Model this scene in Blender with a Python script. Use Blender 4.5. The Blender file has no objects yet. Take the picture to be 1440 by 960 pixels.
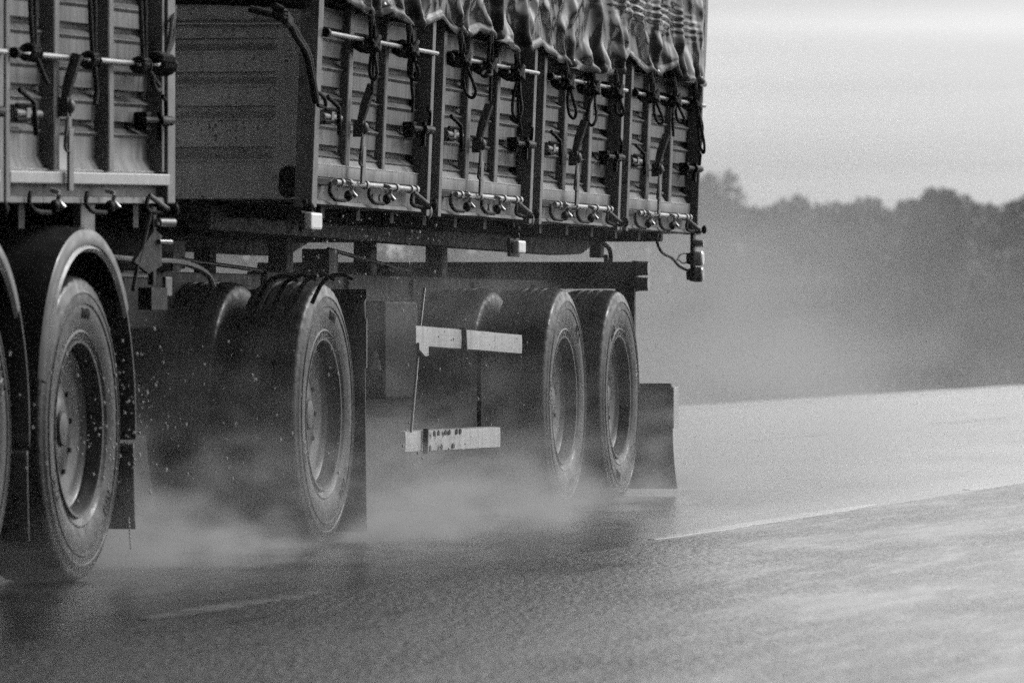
import bpy, bmesh, math, random
from mathutils import Vector, Matrix, noise
random.seed(7)
R = math.radians
PI = math.pi
SC = bpy.context.scene
COL = SC.collection

# ------------------------------------------------------------------ camera
CAM = Vector((-24.67, -5.9, 0.88)); AZ = R(11.8); FPX = 9000.0
cam_d = bpy.data.cameras.new('camera'); cam = bpy.data.objects.new('camera', cam_d); COL.objects.link(cam)
cam.location = CAM
cam.rotation_euler = (R(90 - 0.159), 0, AZ - R(90))
cam_d.sensor_width = 36; cam_d.lens = 225; cam_d.clip_end = 6000; cam_d.clip_start = 0.1
cam_d.dof.use_dof = True; cam_d.dof.focus_distance = 28.0; cam_d.dof.aperture_fstop = 7.0
SC.camera = cam

# ------------------------------------------------------------------ world: overcast, grey, brighter behind the trailer
W = bpy.data.worlds.new('World'); SC.world = W; W.use_nodes = True
nt = W.node_tree; N = nt.nodes; L = nt.links
N.clear()
wo = N.new('ShaderNodeOutputWorld'); bg = N.new('ShaderNodeBackground')
sky = N.new('ShaderNodeTexSky'); sky.sky_type = 'NISHITA'; sky.sun_disc = False
SUN_EL, SUN_AZ = R(36), R(-44)          # azimuth measured from +X towards +Y
sky.sun_elevation = SUN_EL; sky.sun_rotation = R(90) - SUN_AZ
sky.air_density = 1.0; sky.dust_density = 4.0
bw = N.new('ShaderNodeRGBToBW'); L.new(sky.outputs[0], bw.inputs[0])
tc = N.new('ShaderNodeTexCoord')
mp = N.new('ShaderNodeMapping'); mp.inputs['Scale'].default_value = (1.6, 1.6, 46); L.new(tc.outputs['Generated'], mp.inputs['Vector'])
cn = N.new('ShaderNodeTexNoise'); cn.inputs['Scale'].default_value = 1.7; cn.inputs['Detail'].default_value = 4; cn.inputs['Roughness'].default_value = 0.45
L.new(mp.outputs[0], cn.inputs['Vector'])
cr = N.new('ShaderNodeMapRange'); cr.inputs[1].default_value = 0.3; cr.inputs[2].default_value = 0.7; cr.inputs[3].default_value = 0.70; cr.inputs[4].default_value = 1.12
L.new(cn.outputs[0], cr.inputs[0])
# cloud brightness over the sky: a wide bright sector round the hidden sun
dp = N.new('ShaderNodeVectorMath'); dp.operation = 'DOT_PRODUCT'; L.new(tc.outputs['Generated'], dp.inputs[0])
LOW, LAZ = R(15), R(-32)
dp.inputs[1].default_value = (math.cos(LOW)*math.cos(LAZ), math.cos(LOW)*math.sin(LAZ), math.sin(LOW))
gr = N.new('ShaderNodeMapRange'); gr.inputs[1].default_value = -0.30; gr.inputs[2].default_value = 1.0; gr.inputs[3].default_value = 0.0; gr.inputs[4].default_value = 1.0
L.new(dp.outputs['Value'], gr.inputs[0])
pw = N.new('ShaderNodeMath'); pw.operation = 'POWER'; L.new(gr.outputs[0], pw.inputs[0]); pw.inputs[1].default_value = 2.2
ma = N.new('ShaderNodeMath'); ma.operation = 'MULTIPLY_ADD'; L.new(pw.outputs[0], ma.inputs[0]); ma.inputs[1].default_value = 26.0; ma.inputs[2].default_value = 0.02
mx = N.new('ShaderNodeMix'); mx.data_type = 'FLOAT'; mx.inputs[0].default_value = 0.98
L.new(bw.outputs[0], mx.inputs[2]); L.new(ma.outputs[0], mx.inputs[3])
ml = N.new('ShaderNodeMath'); ml.operation = 'MULTIPLY'; L.new(mx.outputs[0], ml.inputs[0]); L.new(cr.outputs[0], ml.inputs[1])
# layered cloud: dull band of murk on the horizon, bright belt above it, heavy dark cloud overhead
sx = N.new('ShaderNodeSeparateXYZ'); L.new(tc.outputs['Generated'], sx.inputs[0])
e1 = N.new('ShaderNodeMapRange'); e1.interpolation_type = 'SMOOTHSTEP'; e1.inputs[1].default_value = 0.065; e1.inputs[2].default_value = 0.16; e1.inputs[3].default_value = 0.43; e1.inputs[4].default_value = 1.0
e2 = N.new('ShaderNodeMapRange'); e2.interpolation_type = 'SMOOTHSTEP'; e2.inputs[1].default_value = 0.25; e2.inputs[2].default_value = 0.75; e2.inputs[3].default_value = 1.0; e2.inputs[4].default_value = 0.12
L.new(sx.outputs[2], e1.inputs[0]); L.new(sx.outputs[2], e2.inputs[0])
m2 = N.new('ShaderNodeMath'); m2.operation = 'MULTIPLY'; L.new(e1.outputs[0], m2.inputs[0]); L.new(e2.outputs[0], m2.inputs[1])
m3 = N.new('ShaderNodeMath'); m3.operation = 'MULTIPLY'; L.new(ml.outputs[0], m3.inputs[0]); L.new(m2.outputs[0], m3.inputs[1])
L.new(m3.outputs[0], bg.inputs['Color']); bg.inputs['Strength'].default_value = 0.1
L.new(bg.outputs[0], wo.inputs['Surface'])

sd = bpy.data.lights.new('sun', 'SUN'); sd.energy = 1.5; sd.angle = R(14); sd.color = (1, 1, 1)
sun = bpy.data.objects.new('sun', sd); COL.objects.link(sun)
sv = Vector((math.cos(SUN_EL)*math.cos(SUN_AZ), math.cos(SUN_EL)*math.sin(SUN_AZ), math.sin(SUN_EL)))
sun.rotation_euler = sv.to_track_quat('Z', 'Y').to_euler(); sun.location = (20, -20, 30)

vs = SC.view_settings
vs.view_transform = 'Standard'; vs.look = 'None'; vs.exposure = 0.36; vs.gamma = 1.0; vs.use_curve_mapping = False
cy = SC.cycles
cy.max_bounces = 8; cy.diffuse_bounces = 3; cy.glossy_bounces = 3; cy.transmission_bounces = 3; cy.volume_bounces = 0
cy.transparent_max_bounces = 8; cy.volume_step_rate = 1.0; cy.volume_max_steps = 256
cy.use_denoising = False
cy.use_adaptive_sampling = True; cy.adaptive_threshold = 0.025; cy.adaptive_min_samples = 16
cy.sample_clamp_indirect = 4.0
try: SC.render.use_persistent_data = False
except Exception: pass

def at(px, py, Y=0.0):
    """a measured point of the photograph on the upright plane y = Y"""
    u = (px-720)/FPX; v = (455-py)/FPX
    t = (Y-CAM.y)/(math.sin(AZ)-u*math.cos(AZ))
    return Vector((CAM.x+t*(math.cos(AZ)+u*math.sin(AZ)), Y, CAM.z+t*v))
def atx(px, py, X):
    u = (px-720)/FPX; v = (455-py)/FPX
    t = (X-CAM.x)/(math.cos(AZ)+u*math.sin(AZ))
    return Vector((X, CAM.y+t*(math.sin(AZ)-u*math.cos(AZ)), CAM.z+t*v))

# ------------------------------------------------------------------ materials
def newmat(name):
    m = bpy.data.materials.new(name); m.use_nodes = True
    return m, m.node_tree.nodes, m.node_tree.links, m.node_tree.nodes['Principled BSDF']
def g(v): return (v, v, v, 1)
def noise_node(n, l, scale, detail=3, vec=None, rough=0.55):
    t = n.new('ShaderNodeTexNoise'); t.inputs['Scale'].default_value = scale; t.inputs['Detail'].default_value = detail; t.inputs['Roughness'].default_value = rough
    if vec is not None: l.new(vec, t.inputs['Vector'])
    return t
def ramp(n, l, src, a, b, va, vb):
    r = n.new('ShaderNodeMapRange'); r.inputs[1].default_value = a; r.inputs[2].default_value = b; r.inputs[3].default_value = va; r.inputs[4].default_value = vb
    l.new(src, r.inputs[0]); return r.outputs[0]
def mapped(n, l, scale):
    t = n.new('ShaderNodeTexCoord'); m = n.new('ShaderNodeMapping'); m.inputs['Scale'].default_value = scale
    l.new(t.outputs['Object'], m.inputs['Vector']); return m.outputs[0]
def mathn(n, l, op, a, b):
    m = n.new('ShaderNodeMath'); m.operation = op
    for i, s in enumerate((a, b)):
        if isinstance(s, (int, float)): m.inputs[i].default_value = s
        else: l.new(s, m.inputs[i])
    return m.outputs[0]

def surface(name, base, rough=0.5, var=0.25, vscale=6.0, stretch=(1,1,1), metal=0.0, bump=0.0, bscale=60, speck=0.0, speck_scale=55, streak=0.0, rvar=0.12, spec=0.5):
    """painted or bare surface with blotchy dirt, rain streaks and splashed mud specks"""
    m, n, l, p = newmat(name)
    v = mapped(n, l, stretch)
    t = noise_node(n, l, vscale, 5, v, 0.6)
    c = ramp(n, l, t.outputs[0], 0.25, 0.75, base*(1-var), base*(1+var))
    if streak:
        vs_ = mapped(n, l, (26, 26, 1.6)); t2 = noise_node(n, l, 1.0, 3, vs_)
        c = mathn(n, l, 'MULTIPLY', c, ramp(n, l, t2.outputs[0], 0.35, 0.68, 1+streak*0.3, 1-streak))
    if speck:
        v3 = mapped(n, l, (1, 1, 1)); t3 = noise_node(n, l, speck_scale, 1, v3); t4 = noise_node(n, l, 5, 2, v3)
        s = mathn(n, l, 'ADD', t3.outputs[0], mathn(n, l, 'MULTIPLY', t4.outputs[0], 0.35))
        c = mathn(n, l, 'MULTIPLY', c, ramp(n, l, s, 0.83, 0.90, 1.0, 1-speck))
    cc = n.new('ShaderNodeCombineColor')
    for i in range(3): l.new(c, cc.inputs[i])
    l.new(cc.outputs[0], p.inputs['Base Color'])
    tr = noise_node(n, l, vscale*2.3, 4, v)
    l.new(ramp(n, l, tr.outputs[0], 0.3, 0.7, max(0.03, rough-rvar), min(1, rough+rvar)), p.inputs['Roughness'])
    p.inputs['Metallic'].default_value = metal
    p.inputs['Specular IOR Level'].default_value = spec
    if bump:
        tb = noise_node(n, l, bscale, 3, v); b = n.new('ShaderNodeBump'); b.inputs['Strength'].default_value = bump; b.inputs['Distance'].default_value = 0.01
        l.new(tb.outputs[0], b.inputs['Height']); l.new(b.outputs[0], p.inputs['Normal'])
    return m

M = {}
M['panel'] = surface('panel_paint', 0.205, 0.45, 0.42, 2.6, streak=0.45, bump=0.08, bscale=14, spec=0.2, speck=0.25, speck_scale=90)
M['frame'] = surface('frame_paint', 0.20, 0.45, 0.35, 6, spec=0.25, streak=0.2, bump=0.05)
M['bright'] = surface('galvanised_steel', 0.38, 0.38, 0.18, 12, metal=0.35)
M['sill'] = surface('sill_paint', 0.17, 0.5, 0.45, 4, spec=0.2, speck=0.6, speck_scale=30, streak=0.3)
M['head'] = surface('headboard_paint', 0.60, 0.6, 0.22, 3, speck=0.75, speck_scale=70, streak=0.15)
M['dark'] = surface('chassis_dark', 0.018, 0.6, 0.4, 7, bump=0.1, spec=0.2)
M['black'] = surface('black_iron', 0.012, 0.5, 0.4, 12, spec=0.1)
M['lever'] = surface('lever_iron', 0.07, 0.5, 0.35, 14, spec=0.35)
M['rope'] = surface('rope_black', 0.012, 0.8, 0.3, 40, bump=0.4, bscale=160)
M['tyre'] = surface('wet_rubber', 0.030, 0.42, 0.5, 7, bump=0.2, bscale=45, rvar=0.16, speck=0.3, speck_scale=30, spec=0.32)
M['tread'] = surface('wet_tread_rubber', 0.02, 0.5, 0.4, 9, bump=0.3, bscale=70)
M['rim'] = surface('rim_paint', 0.05, 0.4, 0.45, 6, bump=0.08, speck=0.4, speck_scale=40)
M['flap'] = surface('flap_rubber', 0.028, 0.5, 0.3, 6)
M['flapedge'] = surface('flap_worn_rubber', 0.10, 0.5, 0.3, 6)
M['fender'] = surface('fender_steel', 0.035, 0.34, 0.3, 7, spec=0.4)
M['lamp'] = surface('lamp_lens', 0.8, 0.12, 0.08, 20)
M['lampdim'] = surface('lamp_lens_dull', 0.3, 0.15, 0.15, 20)
M['board'] = surface('guard_board', 0.46, 0.45, 0.2, 3, stretch=(1, 1, 40), streak=0.25, speck=0.3, speck_scale=30)
M['tarp'] = surface('tarpaulin_pvc', 0.020, 0.15, 0.12, 4, bump=0.06, bscale=16, rvar=0.04, spec=0.11)
M['tarphem'] = surface('tarpaulin_hem', 0.09, 0.35, 0.3, 8, bump=0.2, bscale=14, spec=0.08)
M['bark'] = surface('bark', 0.07, 0.9, 0.4, 8)
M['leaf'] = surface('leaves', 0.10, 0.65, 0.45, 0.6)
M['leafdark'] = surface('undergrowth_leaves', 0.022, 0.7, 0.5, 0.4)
M['grass'] = surface('grass_blades', 0.07, 0.7, 0.5, 0.5)

def ground_mat():
    m, n, l, p = newmat('field_grass')
    v = mapped(n, l, (1, 1, 1)); a = noise_node(n, l, 0.06, 6, v); b = noise_node(n, l, 2.5, 4, v)
    s = mathn(n, l, 'MULTIPLY', a.outputs[0], b.outputs[0])
    c = ramp(n, l, s, 0.12, 0.42, 0.03, 0.085); cc = n.new('ShaderNodeCombineColor')
    for i in range(3): l.new(c, cc.inputs[i])
    l.new(cc.outputs[0], p.inputs['Base Color']); p.inputs['Roughness'].default_value = 0.95; p.inputs['Specular IOR Level'].default_value = 0.15
    bn = n.new('ShaderNodeBump'); bn.inputs['Strength'].default_value = 0.8; bn.inputs['Distance'].default_value = 0.08
    l.new(b.outputs[0], bn.inputs['Height']); l.new(bn.outputs[0], p.inputs['Normal'])
    return m
M['ground'] = ground_mat()

def asphalt(name, coarse, wet):
    m, n, l, p = newmat(name)
    v = mapped(n, l, (1, 1, 1))
    vo = n.new('ShaderNodeTexVoronoi'); vo.inputs['Scale'].default_value = 40 if coarse else 60; l.new(v, vo.inputs['Vector'])
    fine = noise_node(n, l, 150, 2, v); mid = noise_node(n, l, 14, 5, v, 0.7)
    va = mapped(n, l, (7, 34, 1)); ag = noise_node(n, l, 1.0, 3, va, 0.65)
    # shallow film of standing water: long streaks along the road
    vf = mapped(n, l, (1.5, 11, 1)); film = noise_node(n, l, 1.0, 6, vf, 0.6)
    fm = ramp(n, l, film.outputs[0], 0.50 - wet*0.18, 0.70 - wet*0.16, 0.0, 0.65)
    col = mathn(n, l, 'MULTIPLY', ramp(n, l, vo.outputs['Distance'], 0.0, 0.7, 0.034, 0.010), mathn(n, l, 'MULTIPLY', ramp(n, l, mid.outputs[0], 0.3, 0.7, 0.6, 1.35), ramp(n, l, ag.outputs[0], 0.32, 0.68, 0.35, 1.7)))
    cc = n.new('ShaderNodeCombineColor')
    for i in range(3): l.new(col, cc.inputs[i])
    l.new(cc.outputs[0], p.inputs['Base Color'])
    ro = n.new('ShaderNodeMix'); ro.data_type = 'FLOAT'; l.new(fm, ro.inputs[0]); ro.inputs[2].default_value = 0.23 if coarse else 0.22; ro.inputs[3].default_value = 0.16
    l.new(ro.outputs[0], p.inputs['Roughness']); p.inputs['Specular IOR Level'].default_value = 0.25 if coarse else 0.5
    hgt = mathn(n, l, 'ADD', mathn(n, l, 'MULTIPLY', vo.outputs['Distance'], -1.0), mathn(n, l, 'ADD', mathn(n, l, 'MULTIPLY', fine.outputs[0], 0.35), mathn(n, l, 'ADD', mathn(n, l, 'MULTIPLY', mid.outputs[0], 0.8), mathn(n, l, 'MULTIPLY', ag.outputs[0], 1.5 if coarse else 0.4))))
    b = n.new('ShaderNodeBump'); b.inputs['Distance'].default_value = 0.016 if coarse else 0.008
    st = n.new('ShaderNodeMix'); st.data_type = 'FLOAT'; l.new(fm, st.inputs[0]); st.inputs[2].default_value = 0.62 if coarse else 0.22; st.inputs[3].default_value = 0.16
    vp = mapped(n, l, (0.28, 1.5, 1)); pt = noise_node(n, l, 1.0, 4, vp, 0.55)     # worn and patched areas
    l.new(mathn(n, l, 'MULTIPLY', st.outputs[0], ramp(n, l, pt.outputs[0], 0.34, 0.66, 0.35, 1.25)), b.inputs['Strength']); l.new(hgt, b.inputs['Height']); l.new(b.outputs[0], p.inputs['Normal'])
    return m
M['lane'] = asphalt('wet_lane_asphalt', False, 0.8)
M['shoulder'] = asphalt('wet_coarse_asphalt', True, 0.15)

def paint_mat():
    m, n, l, p = newmat('worn_road_paint')
    v = mapped(n, l, (1, 1, 1)); a = noise_node(n, l, 7, 6, v, 0.7); a2 = noise_node(n, l, 0.22, 2, v)
    s = mathn(n, l, 'ADD', mathn(n, l, 'MULTIPLY', a.outputs[0], 0.5), mathn(n, l, 'MULTIPLY', a2.outputs[0], 0.6))
    c = ramp(n, l, s, 0.45, 0.66, 0.04, 0.42); cc = n.new('ShaderNodeCombineColor')
    for i in range(3): l.new(c, cc.inputs[i])
    l.new(cc.outputs[0], p.inputs['Base Color']); p.inputs['Roughness'].default_value = 0.24
    bn = n.new('ShaderNodeBump'); bn.inputs['Strength'].default_value = 0.2; bn.inputs['Distance'].default_value = 0.005
    vo = n.new('ShaderNodeTexVoronoi'); vo.inputs['Scale'].default_value = 70; l.new(v, vo.inputs['Vector'])
    l.new(vo.outputs['Distance'], bn.inputs['Height']); l.new(bn.outputs[0], p.inputs['Normal'])
    return m
M['paint'] = paint_mat()

# ------------------------------------------------------------------ mesh builder
class MB:
    def __init__(s): s.v = []; s.f = []
    def quad_grid(s, rows):                       # rows: equal-length lists of points
        b = len(s.v); w = len(rows[0])
        for r in rows: s.v += [tuple(p) for p in r]
        for i in range(len(rows)-1):
            for j in range(w-1):
                s.f.append((b+i*w+j, b+i*w+j+1, b+(i+1)*w+j+1, b+(i+1)*w+j))
        return s
    def box(s, x0, x1, y0, y1, z0, z1):
        b = len(s.v)
        s.v += [(x0,y0,z0),(x1,y0,z0),(x1,y1,z0),(x0,y1,z0),(x0,y0,z1),(x1,y0,z1),(x1,y1,z1),(x0,y1,z1)]
        s.f += [tuple(b+i for i in q) for q in ((0,3,2,1),(4,5,6,7),(0,1,5,4),(1,2,6,5),(2,3,7,6),(3,0,4,7))]
        return s
    def prism(s, poly, axis, a, b_):              # polygon (2-D) extruded along an axis
        b = len(s.v); n = len(poly)
        for t in (a, b_):
            for p, q in poly:
                s.v.append({'x': (t,p,q), 'y': (p,t,q), 'z': (p,q,t)}[axis])
        s.f.append(tuple(b+i for i in range(n))); s.f.append(tuple(b+n+i for i in reversed(range(n))))
        for i in range(n):
            j = (i+1) % n; s.f.append((b+j, b+i, b+n+i, b+n+j))
        return s
    def tube(s, pts, r, n=8, closed=False):
        pts = [Vector(p) for p in pts]; m = len(pts); b = len(s.v)
        up = Vector((0.13, 0.31, 0.94))
        for i, p in enumerate(pts):
            if closed: t = pts[(i+1) % m]-pts[i-1]
            else: t = pts[min(i+1, m-1)]-pts[max(i-1, 0)]
            t = t.normalized() if t.length > 1e-9 else Vector((0,0,1))
            a = t.cross(up)
            if a.length < 0.05: a = t.cross(Vector((1, 0.2, 0)))
            a.normalize(); c = t.cross(a)
            rr = r[i] if isinstance(r, (list, tuple)) else r
            for k in range(n):
                q = p+(a*math.cos(2*PI*k/n)+c*math.sin(2*PI*k/n))*rr; s.v.append(tuple(q))
        for i in range(m if closed else m-1):
            for k in range(n):
                j = (i+1) % m
                s.f.append((b+i*n+k, b+i*n+(k+1) % n, b+j*n+(k+1) % n, b+j*n+k))
        if not closed:
            s.f.append(tuple(b+k for k in reversed(range(n)))); s.f.append(tuple(b+(m-1)*n+k for k in range(n)))
        return s
    def lathe(s, prof, cx=0, cz=0, n=72, a0=0, a1=2*PI):   # profile (radius, y), turned about the y axis
        full = abs(a1-a0-2*PI) < 1e-6; b = len(s.v); m = len(prof); k_ = n if full else n+1
        for i in range(k_):
            a = a0+(a1-a0)*i/n
            for r, y in prof: s.v.append((cx+r*math.cos(a), y, cz+r*math.sin(a)))
        for i in range(n):
            j = (i+1) % k_
            for q in range(m-1): s.f.append((b+i*m+q, b+i*m+q+1, b+j*m+q+1, b+j*m+q))
        return s
    def ball(s, c, r, n=10, sq=(1,1,1)):
        c = Vector(c); rows = []
        for i in range(n//2+1):
            ph = PI*i/(n//2)
            rows.append([(c.x+r*sq[0]*math.sin(ph)*math.cos(2*PI*j/n), c.y+r*sq[1]*math.sin(ph)*math.sin(2*PI*j/n), c.z+r*sq[2]*math.cos(ph)) for j in range(n+1)])
        return s.quad_grid(rows)
    def build(s, name, mat, parent=None, xf=None, smooth=False, bevel=0.0, mats=None):
        me = bpy.data.meshes.new(name)
        vv = [tuple(xf(Vector(p))) for p in s.v] if xf else s.v
        me.from_pydata(vv, [], s.f); me.validate()
        bm = bmesh.new(); bm.from_mesh(me); bmesh.ops.recalc_face_normals(bm, faces=bm.faces); bm.to_mesh(me); bm.free()
        me.materials.append(mat)
        if smooth:
            for p in me.polygons: p.use_smooth = True
            try: me.set_sharp_from_angle(angle=R(38))
            except Exception: pass
        o = bpy.data.objects.new(name, me); COL.objects.link(o)
        if parent: o.parent = parent
        if bevel:
            mo = o.modifiers.new('bevel', 'BEVEL'); mo.width = bevel; mo.segments = 2; mo.limit_method = 'ANGLE'; mo.angle_limit = R(40)
        return o

def tag(o, label=None, cat=None, group=None, kind=None):
    for k, v in (('label', label), ('category', cat), ('group', group), ('kind', kind)):
        if v: o[k] = v
    return o
def empty(name, loc=(0,0,0)):
    o = bpy.data.objects.new(name, None); COL.objects.link(o); o.location = loc; o.empty_display_size = 0.2; return o
def copy_tree(o, parent=None):
    c = o.copy(); COL.objects.link(c)
    if parent: c.parent = parent
    for ch in [k for k in bpy.data.objects if k.parent == o]: copy_tree(ch, c)
    return c
def smooth_path(pts, sub=6):
    P = [Vector(p) for p in pts]; out = []
    for i in range(len(P)-1):
        p0 = P[max(i-1,0)]; p1 = P[i]; p2 = P[i+1]; p3 = P[min(i+2, len(P)-1)]
        for k in range(sub):
            t = k/sub
            out.append(0.5*((2*p1)+(p2-p0)*t+(2*p0-5*p1+4*p2-p3)*t*t+(3*p1-p0-3*p2+p3)*t**3))
    out.append(P[-1]); return out

# ------------------------------------------------------------------ ground and road
NEAR, EDGE, FAR = -9.0, -1.16, 7.45
SKEW = -0.026                                     # the carriageway runs at a slight angle to the trailer
def road_xf(p): return Vector((p.x, p.y+SKEW*p.x, p.z))
def sheet(name, x0, x1, y0, y1, z, mat):
    o = MB().quad_grid([[(x0,y0,z),(x1,y0,z)],[(x0,y1,z),(x1,y1,z)]]).build(name, mat, None, road_xf if name != 'ground' else None); o['kind'] = 'structure'; return o
sheet('ground', -1300, 1400, -1300, 1400, -0.06, M['ground'])
# far lane edge is ragged where grass creeps over the asphalt
mb = MB(); rows = [[], []]
x = -60.0
while x < 900:
    rows[0].append((x, EDGE, 0)); rows[1].append((x, FAR+0.16*noise.noise(Vector((x*0.35, 3, 0)))+0.05*noise.noise(Vector((x*2.1, 9, 0))), 0)); x += 0.6
mb.quad_grid(rows).build('road', M['lane'], None, road_xf)['kind'] = 'structure'
sheet('road_shoulder', -60, 900, NEAR, EDGE, 0.0, M['shoulder'])
for xa, xb in ((-6.25, -4.2), (1.0, 6.2), (9.0, 12.0)):
    rows = [[], [], [], []]
    for k in range(90):
        t = k/89; w = 0.05*min(1, 5*t, 5*(1-t))*(0.75+0.7*noise.noise(Vector((t*26, xa, 0))))+0.012; xx = xa+(xb-xa)*t; o_ = 0.02*noise.noise(Vector((t*9, 4, xa)))
        for r_, (y_, z_) in zip(rows, ((-w-0.01, 0.0005), (-w, 0.0022), (w, 0.0022), (w+0.01, 0.0005))): r_.append((xx, -1.09+o_+y_, z_))
    MB().quad_grid(rows).build('edge_line', M['paint'], None, road_xf)['kind'] = 'structure'
mb = MB(); x = -59
while x < 500:
    mb.quad_grid([[(x,2.72,.004),(x+4,2.72,.004)],[(x,2.84,.004),(x+4,2.84,.004)]]); x += 9
mb.build('centre_line', M['paint'], None, road_xf)['kind'] = 'structure'
sheet('far_edge_line', -60, 900, 6.80, 6.92, 0.004, M['paint'])

# ------------------------------------------------------------------ wheels
RT = 0.525
def tyre_prof():
    pr = [(0.288,0.045),(0.296,0.030),(0.306,0.024),(0.320,0.020),(0.332,0.010),(0.338,0.013),(0.346,0.010),(0.375,0.002),(0.405,0.0),(0.425,0.002),(0.428,-0.002),(0.434,-0.002),(0.437,0.002),(0.462,0.004),(0.465,0.001),(0.473,0.002),(0.477,0.006),(0.496,0.010),(0.509,0.015),(0.516,0.024),(0.520,0.038),(0.5225,0.052)]
    y = 0.060
    for gr_ in (0.095, 0.14, 0.185):
        pr += [(0.524, y), (RT, gr_-0.008), (RT-0.016, gr_-0.006), (RT-0.016, gr_+0.006), (RT, gr_+0.008)]; y = gr_+0.02
    pr += [(0.524,0.22),(0.522,0.236),(0.516,0.256),(0.506,0.267),(0.478,0.274),(0.43,0.279),(0.39,0.28),(0.33,0.268),(0.29,0.235)]
    return pr
def make_wheel(parent, x, z, y, side):
    """side=+1: outer face towards the camera; -1: towards the far verge"""
    b = MB()
    b.lathe([(0.300,0.030),(0.305,0.022),(0.302,0.014),(0.294,0.015),(0.287,0.026),(0.283,0.042),(0.277,0.050),(0.274,0.066),(0.264,0.074),(0.240,0.078),(0.205,0.082),(0.185,0.094),(0.150,0.098),(0.140,0.092),(0.112,0.090),(0.104,0.084),(0.060,0.082),(0.0,0.082)], n=72)
    b.lathe([(0.274,0.066),(0.275,0.2),(0.288,0.235)], n=48)
    w = b.build('wheel', M['rim'], parent, smooth=True)
    pr = tyre_prof(); t = MB(); n_ = 192; rows = []
    for i in range(n_+1):
        a = 2*PI*i/n_; cut = (i % 4 == 0)
        rows.append([((r-(0.0035 if cut and r > 0.497 and (y < 0.058 or y > 0.222) else 0.002 if (i % 4 == 2 and r > 0.52) else 0))*math.cos(a), y, (r-(0.0035 if cut and r > 0.497 and (y < 0.058 or y > 0.222) else 0.002 if (i % 4 == 2 and r > 0.52) else 0))*math.sin(a)) for r, y in pr])
    t.quad_grid(rows)
    for c0 in (1.25, 3.4, 5.3):                    # raised moulding marks on the sidewall
        for k in range(5):
            a = c0+k*0.055; r0, r1 = 0.378, 0.412
            pts = [(r0, a), (r1, a)] if k % 2 == 0 else [(r0, a-0.015), (r1, a+0.015)]
            t.tube([(r_*math.cos(q), 0.0005, r_*math.sin(q)) for r_, q in pts], 0.0032, 5)
            if k in (0, 2, 3): t.tube([(r1*math.cos(a+q), 0.0005, r1*math.sin(a+q)) for q in (0, 0.02, 0.04)], 0.003, 5)
    t.build('tyre', M['tyre'], w, smooth=True)
    MB().lathe([(0.0,0.064),(0.035,0.065),(0.055,0.070),(0.062,0.080),(0.066,0.096)], n=36).build('hub', M['rim'], w, smooth=True)
    for k in range(10):
        a = 2*PI*k/10
        MB().tube([(0.165*math.cos(a),0.102,0.165*math.sin(a)),(0.165*math.cos(a),0.086,0.165*math.sin(a))], 0.010, 6).build('wheel_nut', M['rim'], w)
    w.location = (x, y, z)
    if side < 0: w.rotation_euler = (0, 0, PI)
    return w
_wproto = []
def wheel(parent, x, z, y, side):
    if not _wproto:
        w = make_wheel(parent, x, z, y, side); _wproto.append(w); return w
    w = copy_tree(_wproto[0], parent); w.location = (x, y, z); w.rotation_euler = (0, random.uniform(0, 6.28), PI if side < 0 else 0)
    return w
def dual(parent, x, z=RT-0.004):
    wheel(parent, x, z, 0.0, 1)                    # outer, near side
    wheel(parent, x, z, 0.62, -1)                  # inner, near side
    wheel(parent, x, z, 1.88, 1)
    wheel(parent, x, z, 2.50, -1)
    MB().tube([(x,0.3,z),(x,0.75,z),(x,1.75,z),(x,2.2,z)], [0.075,0.085,0.085,0.075], 16).build('axle', M['dark'], parent, smooth=True)
    MB().lathe([(0.03,0.34),(0.205,0.35),(0.21,0.58),(0.03,0.585)], x, z, 32).build('brake_drum', M['dark'], parent, smooth=True)

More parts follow.
